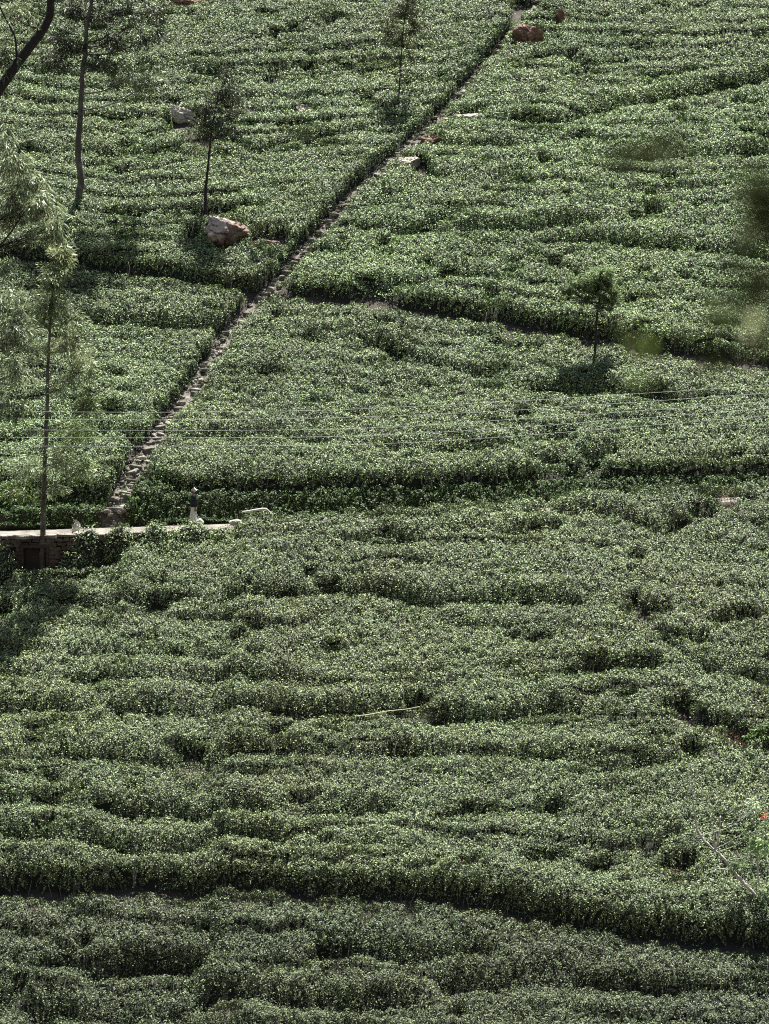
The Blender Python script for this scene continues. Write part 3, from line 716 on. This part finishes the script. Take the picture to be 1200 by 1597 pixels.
def tree(name, label, y, trunk_px, r0, r1, blobs_px, mat, bark, L=.2, ratio=.18, droop=.3, clump=.45, depth_j=1.0, group=None, tint=(.5, 1.6), ground=True, extra_limbs=(), limb_r=.05, twig_r=.012, seg_wob=.012, dm=1.45):
    global DM
    DM = dm
    pts = [on_ray(u, v, y) for u, v in trunk_px]
    if ground: pts[0].z = gz(pts[0].x, y) - .15
    org = pts[0].copy()
    root = empty(name, org, label, 'tree' if 'tree' in name else 'shrub', group)
    path = bend(pts, 6, seg_wob)
    mb = MB(); mb.tube(path, taper(len(path), r0, r1), 10); mb.build('trunk', bark, root, org, True)
    blobs = []
    for b in blobs_px:
        u, v, ru, rv, nc, nl = b[:6]; ts = b[6] if len(b) > 6 else (1, 1, 1)
        k = y / KPX
        c = on_ray(u, v, y) + Vector((0, random.uniform(-1, 1) * ru * k * .5 * depth_j, 0))
        blobs.append((c, ru * k, rv * k, nc, nl, ts))
    V, T_, cl = crown_leaves(blobs, L, ratio, org, droop, clump, tint)
    link('crown', leaf_mesh('crown', V, T_), mat, root)
    # limbs from the trunk to each blob, twigs to its clumps
    for c, rx, rz_, nc, nl, ts in blobs:
        tgt = c; cand = [p for p in path if p.z < c.z - .1] or [path[0]]
        st_ = min(cand, key=lambda p: (p - c).length + .5 * abs((c.z - p.z) - .5 * (Vector((p.x, p.y, 0)) - Vector((c.x, c.y, 0))).length))
        md = st_.lerp(tgt, .5) + Vector((random.gauss(0, .08), random.gauss(0, .08), -.08 * (tgt - st_).length))
        lm = MB(); lp = bend([st_, md, tgt], 5, .01); lm.tube(lp, taper(len(lp), limb_r, limb_r * .4), 6)
        for p, cc in cl:
            if (cc - c).length < 1e-3 and random.random() < .75:
                a = lp[random.randrange(len(lp) // 2, len(lp))]
                tp = bend([a, a.lerp(p, .55) + Vector((0, 0, .06)), p], 3); lm.tube(tp, taper(len(tp), twig_r, twig_r * .4), 4)
        lm.build('branch', bark, root, org, True)
    for px, ra, rb, dy in extra_limbs:
        lm = MB(); lp = bend([on_ray(u, v, y + dy * i / max(1, len(px) - 1)) for i, (u, v) in enumerate(px)], 5, .008); lm.tube(lp, taper(len(lp), ra, rb), 8)
        lm.build('branch', bark, root, org, True)
    return root
bx, by = at(67, 886)
tree('silver_oak_tree', 'tall feathery tree with a straight thin trunk rising from below the retaining wall', by,
     [(66, 890), (67, 850), (68, 800), (69, 760), (72, 690), (74, 620), (76, 560), (79, 500), (83, 450), (90, 405)], .16, .03,
     [(94, 402, 20, 20, 22, 30, (1.1, 1.05, .95)), (86, 435, 26, 24, 20, 26, (.8, .8, .7)), (78, 475, 30, 26, 22, 24, (.8, .8, .75)), (62, 500, 26, 26, 14, 22, (.9, .9, .8)), (112, 500, 24, 22, 14, 24), (104, 540, 36, 24, 20, 24, (1.15, 1.1, 1.1)), (50, 548, 34, 24, 14, 22),
      (122, 582, 30, 30, 20, 22), (96, 606, 24, 22, 8, 20), (138, 636, 22, 28, 16, 22, (.8, .85, .65)), (118, 672, 28, 24, 16, 24, (.8, .9, .6)), (96, 715, 34, 24, 18, 24), (128, 730, 24, 20, 12, 24, (1.1, 1.15, .9)), (42, 735, 34, 24, 16, 24), (34, 770, 34, 18, 16, 24, (.8, .9, .6)), (84, 765, 26, 14, 8, 22)],
     M['oak_leaf'], M['bark'], L=.26, ratio=.19, clump=.42, limb_r=.035)
bx, by = at(122, 332)
tree('silver_oak_tree', 'tall slender tree with kinked grey trunk and dark crown, uphill of the contour trail', by,
     [(122, 335), (124, 300), (127, 280), (122, 240), (125, 190), (128, 140), (129, 110), (134, 80), (136, 40), (143, 5), (148, -40)], .23, .08,
     [(105, 70, 40, 22, 18, 22), (85, 100, 26, 16, 10, 20), (160, 100, 36, 16, 12, 20), (170, 62, 34, 22, 12, 20), (120, 20, 44, 26, 18, 22), (185, 20, 44, 24, 16, 22), (230, 60, 30, 22, 10, 18), (205, 118, 40, 18, 10, 18, (1.6, 1.7, 1.5)), (235, 20, 34, 20, 10, 20), (160, -40, 70, 40, 40, 22), (225, 135, 30, 14, 6, 18, (1.6, 1.7, 1.5))],
     M['dark_leaf'], M['bark'], dm=1.95, L=.27, ratio=.2, clump=.42, limb_r=.05)
bx, by = at(325, 352)
tree('small_tree', 'thin leaning tree with a dark ragged crown standing behind the large reddish boulder', by,
     [(327, 354), (322, 335), (321, 300), (324, 265), (328, 225), (332, 190), (340, 150)], .12, .03,
     [(342, 190, 34, 26, 26, 30), (325, 165, 24, 22, 16, 28), (352, 150, 26, 24, 22, 30), (356, 118, 16, 14, 9, 24), (368, 176, 20, 22, 12, 24, (1.8, 1.8, 1.8)), (334, 212, 28, 12, 12, 26), (318, 195, 18, 16, 9, 24), (372, 150, 14, 18, 6, 22, (1.8, 1.8, 1.8))],
     M['dark_leaf'], M['dark_bark'], L=.18, ratio=.26, clump=.38, limb_r=.03)
bx, by = at(622, 172)
tree('small_tree', 'faint spindly young tree with sparse feathery foliage, on the high slope near the stairway', by,
     [(622, 176), (623, 140), (625, 100), (628, 60), (632, 25), (636, -5)], .055, .015,
     [(632, 20, 22, 20, 14, 22), (625, 60, 26, 18, 12, 20), (608, 90, 16, 18, 6, 18), (648, 45, 20, 18, 8, 20), (610, 30, 18, 18, 7, 20), (632, 90, 22, 14, 6, 18), (640, -10, 20, 16, 10, 20)],
     M['olive_leaf'], M['dark_bark'], dm=1.8, L=.24, ratio=.22, clump=.34, limb_r=.018, twig_r=.008)
bx, by = at(930, 575)
tree('small_tree', 'small round tree with a soft pale green crown on the rim of the contour trail', by,
     [(929, 574), (929, 540), (930, 512), (932, 486), (936, 462)], .085, .04,
     [(936, 428, 24, 15, 26, 46, (1.25, 1.25, 1.15)), (908, 440, 25, 16, 26, 46, (1.15, 1.15, 1.05)), (888, 452, 16, 11, 12, 40), (950, 446, 20, 18, 22, 44, (1.1, 1.1, 1)), (930, 455, 24, 14, 18, 40), (956, 468, 15, 12, 12, 40, (1.1, 1.1, 1)), (912, 468, 14, 8, 8, 30, (.7, .7, .7)), (940, 480, 16, 8, 8, 30, (.7, .7, .7))],
     M['soft_leaf'], M['dark_bark'], dm=1.5, L=.17, ratio=.26, clump=.24, droop=.0, limb_r=.05, twig_r=.02, tint=(.35, 1.7))
tree('leaning_tree', 'large leaning tree with a dark curved limb and long drooping pale leaves', 99.0,
     [(-230, 900), (-190, 700), (-130, 480), (-90, 320), (-45, 205), (0, 138), (28, 98), (56, 62), (76, 30), (80, -5), (78, -50)], .34, .14,
     [(10, 90, 24, 40, 12, 20, (.5, .5, .4)), (40, 30, 36, 24, 14, 22, (.7, .75, .6)), (15, 20, 24, 22, 10, 20), (22, 255, 34, 22, 24, 34), (40, 290, 40, 26, 34, 36), (20, 330, 40, 28, 34, 36), (62, 325, 34, 24, 28, 34, (1.15, 1.15, 1.1)), (88, 352, 20, 22, 18, 32, (1.2, 1.2, 1.2)), (60, 372, 30, 16, 16, 30), (10, 230, 20, 24, 8, 26),
      (0, 430, 30, 26, 12, 26), (14, 480, 34, 26, 22, 30), (6, 530, 38, 30, 26, 32), (36, 520, 26, 26, 16, 30), (22, 585, 32, 26, 22, 32, (1.1, 1.1, 1.1)), (4, 630, 26, 26, 14, 30), (34, 640, 18, 14, 8, 26, (.4, .45, .35))],
     M['pale_leaf'], M['dark_bark'], dm=.95, L=.36, ratio=.14, droop=.55, clump=.42, limb_r=.035, tint=(.3, 1.9),
     extra_limbs=[([(26, 100), (24, 60), (10, 30), (0, 10), (-10, -20)], .045, .03, -.5), ([(54, 64), (60, 40), (72, 18)], .04, .02, -.3), ([(-60, 440), (-20, 405), (15, 365), (45, 318)], .06, .02, -.5), ([(30, 100), (28, 92), (20, 84)], .04, .02, -.3)])
# leafless shrub at the lower right
bx, by = at(1192, 1450)
sh = tree('bare_shrub', 'bare branched shrub with thin pale forking twigs, a few leaves and one red flower', by,
     [(1215, 1440), (1192, 1412), (1150, 1366), (1128, 1338), (1100, 1312), (1086, 1292)], .08, .035,
     [(1186, 1318, 22, 16, 12, 22, (1.6, 1.7, 1.4)), (1178, 1262, 18, 14, 6, 14, (1.7, 1.6, 1.9)), (1150, 1345, 22, 16, 8, 14), (1192, 1290, 16, 18, 6, 14), (1158, 1300, 16, 16, 5, 10), (1190, 1385, 20, 20, 8, 14)],
     M['soft_leaf'], M['pale_wood'], L=.17, ratio=.35, clump=.25, limb_r=.018, twig_r=.009,
     extra_limbs=[([(1088, 1296), (1084, 1270), (1080, 1230), (1077, 1190)], .030, .014, -.2), ([(1115, 1324), (1114, 1300), (1110, 1284)], .034, .018, -.2), ([(1117, 1322), (1122, 1296), (1124, 1272)], .034, .018, .2),
                  ([(1170, 1384), (1150, 1364), (1136, 1357), (1118, 1354)], .030, .012, .2), ([(1192, 1412), (1183, 1370), (1182, 1330), (1178, 1290)], .045, .02, .2), ([(1178, 1290), (1172, 1262), (1162, 1255)], .02, .01, .2), ([(1182, 1330), (1190, 1300), (1196, 1275)], .02, .01, -.2)])
fp = on_ray(1190, 1272, by - .2); n = 26
Pp = rng.normal(0, .055, (n, 3)); Aa = unit(Pp); Nn = unit(np.cross(Aa, rng.normal(size=(n, 3))))
fo = link('flower', leaf_mesh('flower', quads(Pp, Nn, .16, .07, Aa), tint_for(n, .7, 1.3, .1)), M['red_petal'], sh); fo.location = fp - Vector(sh.location)
bx, by = at(1192, 1175)
tree('leafy_shrub', 'bright yellow green leafy shrub beside the dark gaps near the picture edge', by,
     [(1196, 1185), (1194, 1165), (1190, 1150)], .04, .02,
     [(1190, 1145, 18, 13, 12, 22), (1175, 1152, 12, 8, 6, 18), (1203, 1135, 14, 12, 8, 20), (1200, 1160, 14, 10, 7, 20)],
     M['cover'], M['pale_wood'], L=.19, ratio=.42, clump=.2, limb_r=.015, tint=(.7, 1.9))

# out of focus branch close to the camera
def near_tree():
    y = 4.2
    base = Vector((2.6, y, gz(2.6, y) - .2)); root = empty('near_tree', base, 'blurred dark leafy sprays of a tree very close to the viewer', 'tree')
    top = on_ray(1420, 250, y)
    path = bend([base, Vector((2.4, y, base.z + (top.z - base.z) * .5)), Vector((2.3, y + .1, top.z)), Vector((2.2, y, top.z + 1.5))], 6)
    mb = MB(); mb.tube(path, taper(len(path), .11, .06), 10); mb.build('trunk', M['dark_bark'], root, base, True)
    spr = [(1045, 226, 26, 9, 7, 4.1), (1010, 240, 24, 8, 5, 4.3), (965, 256, 18, 8, 3, 4.3), (930, 300, 16, 12, 1, 4.3), (1195, 318, 16, 24, 26, 4.0), (1185, 350, 16, 22, 14, 4.2), (1165, 400, 14, 20, 4, 4.3), (1190, 440, 14, 16, 7, 4.2), (1150, 470, 22, 16, 5, 4.3), (1120, 500, 22, 12, 4, 4.3), (1185, 470, 14, 26, 5, 4.2),
           (1006, 540, 9, 6, 3, 4.4), (975, 530, 12, 8, 1, 4.4), (1115, 565, 14, 10, 5, 4.3), (1185, 545, 12, 8, 3, 4.3), (998, 597, 8, 6, 1, 4.4), (1170, 508, 14, 10, 3, 4.3), (1075, 520, 10, 8, 1, 4.3)]
    Vs, Ts = [], []
    lm = MB()
    for u, v, ru, rv, n, yy in spr:
        n *= 2
        c = on_ray(u, v, yy); k = yy / KPX
        P = np.array(c) + rng.normal(0, 1, (n, 3)) * np.array([ru * k, ru * k, rv * k])
        A = unit(rng.normal(0, .5, (n, 3)) + np.array([-.8, 0, -.3])); N = unit(rng.normal(0, .5, (n, 3)) + np.array([0, -.7, .6]))
        lv = .05 * rng.uniform(.7, 1.3, n)
        Vs.append(quads(P, N, lv, lv * .42, A)); tt = tint_for(n, .5, 1.3, .1)
        if (u, v) in ((1006, 540), (998, 597)): tt *= 3.6
        Ts.append(tt)
    # leaf tips tinted near white, blurred highlights painted into their colour
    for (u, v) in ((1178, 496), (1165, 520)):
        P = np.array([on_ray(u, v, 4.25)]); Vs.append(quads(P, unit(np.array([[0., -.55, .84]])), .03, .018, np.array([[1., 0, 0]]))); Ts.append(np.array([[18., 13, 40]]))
    link('crown', leaf_mesh('crown', np.concatenate(Vs) - np.array(base), np.concatenate(Ts)), M['near_leaf'], root)
    for (v0, tipu, tipv) in ((120, 1215, 300), (330, 1220, 470)):
        a = on_ray(1900, v0, y); b = on_ray(tipu, tipv, y)
        lp = bend([a, a.lerp(b, .5) + Vector((0, 0, .08)), b], 5); lm.tube(lp, taper(len(lp), .02, .004), 6)
    lm.build('branch', M['dark_bark'], root, base, True)
near_tree()

# ------------------------------------------------------------------ bent branch, stalks
def wood(name, label, cat, pts, rad, mat, seg=8):
    mb = MB(); p = bend(pts, 5); mb.tube(p, list(np.interp(np.linspace(0, 1, len(p)), np.linspace(0, 1, len(rad)), rad)), seg)
    return tag(mb.build(name, mat, origin=pts[0], smooth=True), label, cat)
yb = 109.1
o = empty('fallen_branch', on_ray(378, 808, yb), 'bent pale bare branch propped up like a low arch at the road side', 'branch'); oo = Vector(o.location)
mb = MB(); p = bend([on_ray(378, 798.5, yb), on_ray(388, 797.5, yb), on_ray(402, 795, yb + .05), on_ray(414, 794, yb + .05), on_ray(421, 799, yb), on_ray(430, 806, yb - .1)], 5); mb.tube(p, list(np.interp(np.linspace(0, 1, len(p)), [0, .3, .7, 1], [.045, .06, .055, .025])), 8); mb.build('stem', M['pale_wood'], o, oo, True)
mb = MB(); a = on_ray(380, 798.5, yb); b = a.copy(); b.x -= .12; b.z = gz(b.x, yb); mb.tube([a, a.lerp(b, .5) + Vector((.02, 0, 0)), b], [.03, .025, .02], 7); mb.build('prop', M['bark'], o, oo, True)
def stalk(label, px, r, off=.95):
    x, y = at(*px[0], off); pts = [on_ray(u, v, y) for u, v in px]
    pts = [pts[0] - Vector((0, 0, .25))] + pts
    mb = MB()
    full = [pts[0]]
    for a, b in zip(pts, pts[1:]): full += [a.lerp(b, t) for t in (.34, .67, 1)]
    mb.tube(full, taper(len(full), r, r * .6), 6)
    tag(mb.build('dry_stalk', M['stalk'], origin=pts[0], smooth=True), label, 'stalk')
stalk('long thin straw coloured stalk bent sharply at a right angle above the tea', [(550, 1143), (555.5, 1117), (578, 1114), (605, 1109), (635, 1106), (655, 1102)], .022, 1.3)
stalk('very short thin straw coloured stalk just below the long bent one', [(616, 1168), (620, 1157)], .015, 1.2)
stalk('short pale leaning stalk in front of the lower end of the contour trail hedge', [(200, 432), (203, 418), (200, 408)], .016)

# ------------------------------------------------------------------ power lines
WY = 99.0
WIRES = [([(-150, 640), (200, 643), (450, 641), (600, 636), (850, 623), (1147, 604), (1350, 589)], 'topmost of the five power lines'),
         ([(-150, 654), (235, 655), (450, 653), (600, 649), (800, 640), (1200, 613), (1350, 602)], 'second highest of the five power lines'),
         ([(-150, 670), (150, 671), (400, 671), (600, 667), (800, 654), (1200, 627), (1350, 616)], 'middle one of the five power lines'),
         ([(-150, 682), (235, 683), (450, 682), (600, 678), (800, 667), (1200, 637), (1350, 626)], 'second lowest of the five power lines'),
         ([(-150, 695), (200, 696), (450, 695), (600, 692), (820, 679), (1200, 648), (1350, 637)], 'lowest of the five power lines')]
def pole(px, zs, label):
    x = (px - 600) / KPX * WY; zb = gz(x, WY + .25)
    ob = empty('utility_pole', (x, WY + .25, zb), label, 'pole', 'poles that carry the power lines'); oo = Vector(ob.location)
    mb = MB(); mb.tube([(x, WY + .25, zb - .5), (x, WY + .25, max(zs) + .7)], [.15, .10], 12); mb.build('post', M['pole'], ob, oo, True)
    for z in zs:
        mb = MB(); mb.tube([(x, WY + .16, z), (x, WY + .06, z)], .02, 6); mb.tube([(x, WY, z - .06), (x, WY, z - .02), (x, WY, z + .02), (x, WY, z + .06)], [.05, .03, .03, .05], 10); mb.build('insulator', M['ceramic'], ob, oo, True)
ends = ([], [])
for px, lab in WIRES:
    p = bend([on_ray(u, v, WY) for u, v in px], 5)
    mb = MB(); mb.tube(p, .008, 5)
    tag(mb.build('power_line', M['wire'], origin=p[0], smooth=True), 'thin grey wire across the tea, ' + lab, 'power line', 'power lines')
    ends[0].append(p[0].z); ends[1].append(p[-1].z)
pole(-150, ends[0], 'grey pole at the end of the wires beyond the tall feathery tree')
pole(1350, ends[1], 'grey pole at the rising end of the wires')

# ------------------------------------------------------------------ the walking person
def skin(name, verts, edges, mat, root, parent, sub=2, loops=()):
    me = bpy.data.meshes.new(name); me.from_pydata([(-p[0], -p[1], p[2]) for p in verts], edges, []); me.update()
    o = link(name, me, mat, parent)
    o.modifiers.new('skin', 'SKIN').use_smooth_shade = True
    for i, p in enumerate(verts):
        r = p[3]; r = r if isinstance(r, tuple) else (r, r)
        me.skin_vertices[0].data[i].radius = r; me.skin_vertices[0].data[i].use_root = (i == root)
    sd = o.modifiers.new('sub', 'SUBSURF'); sd.levels = sub; sd.render_levels = sub
    return o
M['skin'] = flat_mat('brown_skin', (.19, .09, .055), .55)
M['jacket'] = flat_mat('dark_jacket', (.012, .018, .016), .9)
M['white_cloth'] = flat_mat('white_cloth', (.62, .60, .56), .9)
M['hair'] = flat_mat('grey_hair', (.55, .53, .50), .8)
M['shoe'] = flat_mat('sandals', (.10, .05, .03), .7)
PX_, PY_ = on_ray(303, 800, 109.2).x, 109.2
pr = empty('person', (PX_, PY_, float(G(PX_, 109.0)) + .035), 'walking person in dark jacket and white trousers, seen from the side on the pale road', 'person')
# forward, left, up, radius
V = [(0, 0, .93, .10), (0, 0, 1.10, .105), (-.01, 0, 1.30, (.12, .10)), (-.01, 0, 1.44, .075), (.015, 0, 1.51, .052), (.03, 0, 1.575, .075), (.03, 0, 1.65, .088), (.01, 0, 1.715, .06),
     (0, .09, .88, .085), (.09, .095, .50, .055), (.05, .10, .10, .036), (.05, .10, .045, .035), (.19, .11, .03, .022),
     (0, -.09, .88, .085), (.01, -.095, .50, .055), (-.12, -.10, .13, .036), (-.13, -.10, .07, .035), (.0, -.11, .03, .022),
     (-.01, .175, 1.40, .052), (-.05, .215, 1.13, .038), (-.07, .215, .90, .026), (-.075, .215, .83, (.018, .034)),
     (-.01, -.175, 1.40, .052), (.02, -.215, 1.13, .038), (.14, -.19, .95, .026), (.18, -.185, .88, (.018, .034)),
     (.112, 0, 1.60, .014), (.098, 0, 1.625, .012)]
E = [(0, 1), (1, 2), (2, 3), (3, 4), (4, 5), (5, 6), (6, 7), (0, 8), (8, 9), (9, 10), (10, 11), (11, 12), (0, 13), (13, 14), (14, 15), (15, 16), (16, 17),
     (2, 18), (18, 19), (19, 20), (20, 21), (2, 22), (22, 23), (23, 24), (24, 25), (6, 27), (27, 26)]
for hnd, sg in ((21, 1), (25, -1)):
    hx, hy, hz = V[hnd][:3]
    for k, (df, ln) in enumerate(((-.024, .062), (-.008, .075), (.008, .080), (.024, .072))):
        a = len(V)
        V += [(hx + df, hy, hz - .035, .009), (hx + df + .004, hy - sg * .008, hz - .035 - ln * .55, .008), (hx + df + .006, hy - sg * .026, hz - .035 - ln, .007)]
        E += [(hnd, a), (a, a + 1), (a + 1, a + 2)]
    a = len(V); V += [(hx + .036, hy - sg * .006, hz - .005, .010), (hx + .046, hy - sg * .022, hz - .045, .008)]; E += [(hnd, a), (a, a + 1)]
pr.scale = (1.22, 1.12, 1.10)
body = skin('body', V, E, M['skin'], 0, pr)
jk = skin('jacket', [(0, 0, .90, .165), (0, 0, 1.10, .165), (-.01, 0, 1.30, (.20, .19)), (-.01, 0, 1.44, .115), (-.01, .175, 1.40, .08), (-.05, .215, 1.13, .065), (-.07, .215, .93, .05),
             (-.01, -.175, 1.40, .07), (.02, -.215, 1.13, .055), (.13, -.19, .97, .042), (-.01, .0, .68, .16)],
            [(10, 0), (0, 1), (1, 2), (2, 3), (2, 4), (4, 5), (5, 6), (2, 7), (7, 8), (8, 9)], M['jacket'], 1, pr)
tr_ = skin('trousers', [(0, 0, .92, .13), (0, .09, .84, .12), (.09, .095, .50, .10), (.06, .10, .16, .09), (0, -.09, .84, .12), (.01, -.095, .50, .10), (-.10, -.10, .20, .09)],
            [(0, 1), (1, 2), (2, 3), (0, 4), (4, 5), (5, 6)], M['white_cloth'], 0, pr)
cl_ = skin('collar', [(.00, .055, 1.46, .03), (.05, 0, 1.45, .028), (.00, -.055, 1.46, .03), (-.06, 0, 1.485, .032)], [(0, 1), (1, 2), (2, 3), (3, 0)], M['white_cloth'], 0, pr, 1)
hr = skin('cap', [(.01, 0, 1.715, .075), (-.02, 0, 1.69, .088), (-.06, 0, 1.65, .06), (.06, 0, 1.71, .045)], [(3, 0), (0, 1), (1, 2)], M['hair'], 1, pr)
for sg in (1, -1):
    MBs = MB(); MBs.tube([(-.095, -sg * .032, 1.632), (-.108, -sg * .032, 1.632)], [.010, .007], 8); MBs.build('eye', M['dark_hole'], pr)
    c = (.11, .105, .02) if sg > 0 else (-.07, -.105, .035)
    MBs = MB(); MBs.tube([(-c[0] + .13, -c[1], c[2] + .0), (-c[0] + .02, -c[1], c[2] - .008), (-c[0] - .11, -c[1], c[2] - .008)], [.035, .042, .03], 10); so_ = MBs.build('shoe', M['shoe'], pr, None, True); so_.scale.z = 1
# white bag held low behind the leg
bgp = Vector((PX_ + .30, PY_ - .20, pr.location.z))
bag = empty('carrier_bag', bgp, 'bulging white cloth bag hanging low behind the legs of the walking person', 'bag')
import bmesh as _bm
bm = _bm.new(); _bm.ops.create_icosphere(bm, subdivisions=4, radius=1)
for vt in bm.verts:
    p = vt.co; k = 1 + .10 * mnoise.noise(p * 2.3) + .05 * mnoise.noise(p * 6)
    sx_ = .20 * (1 - .35 * max(0, p.z)); vt.co = Vector((p.x * sx_ * k, p.y * .12 * k * (1 - .3 * max(0, p.z)), p.z * .19 * k + .27))
me = bpy.data.meshes.new('sack'); bm.to_mesh(me); bm.free(); link('sack', me, M['white_cloth'], bag, smooth=True)
mb = MB(); hand = Vector((PX_ + .085, PY_ - .215, pr.location.z + .76)) - bgp
mb.tube(bend([(-.02, 0, .42), (-.09, -.01, .58), tuple(hand)], 4), .009, 6); mb.tube(bend([(-.10, .0, .38), (-.16, -.01, .56), tuple(hand + Vector((-.02, 0, 0)))], 4), .009, 6)
mb.build('strap', M['white_cloth'], bag)
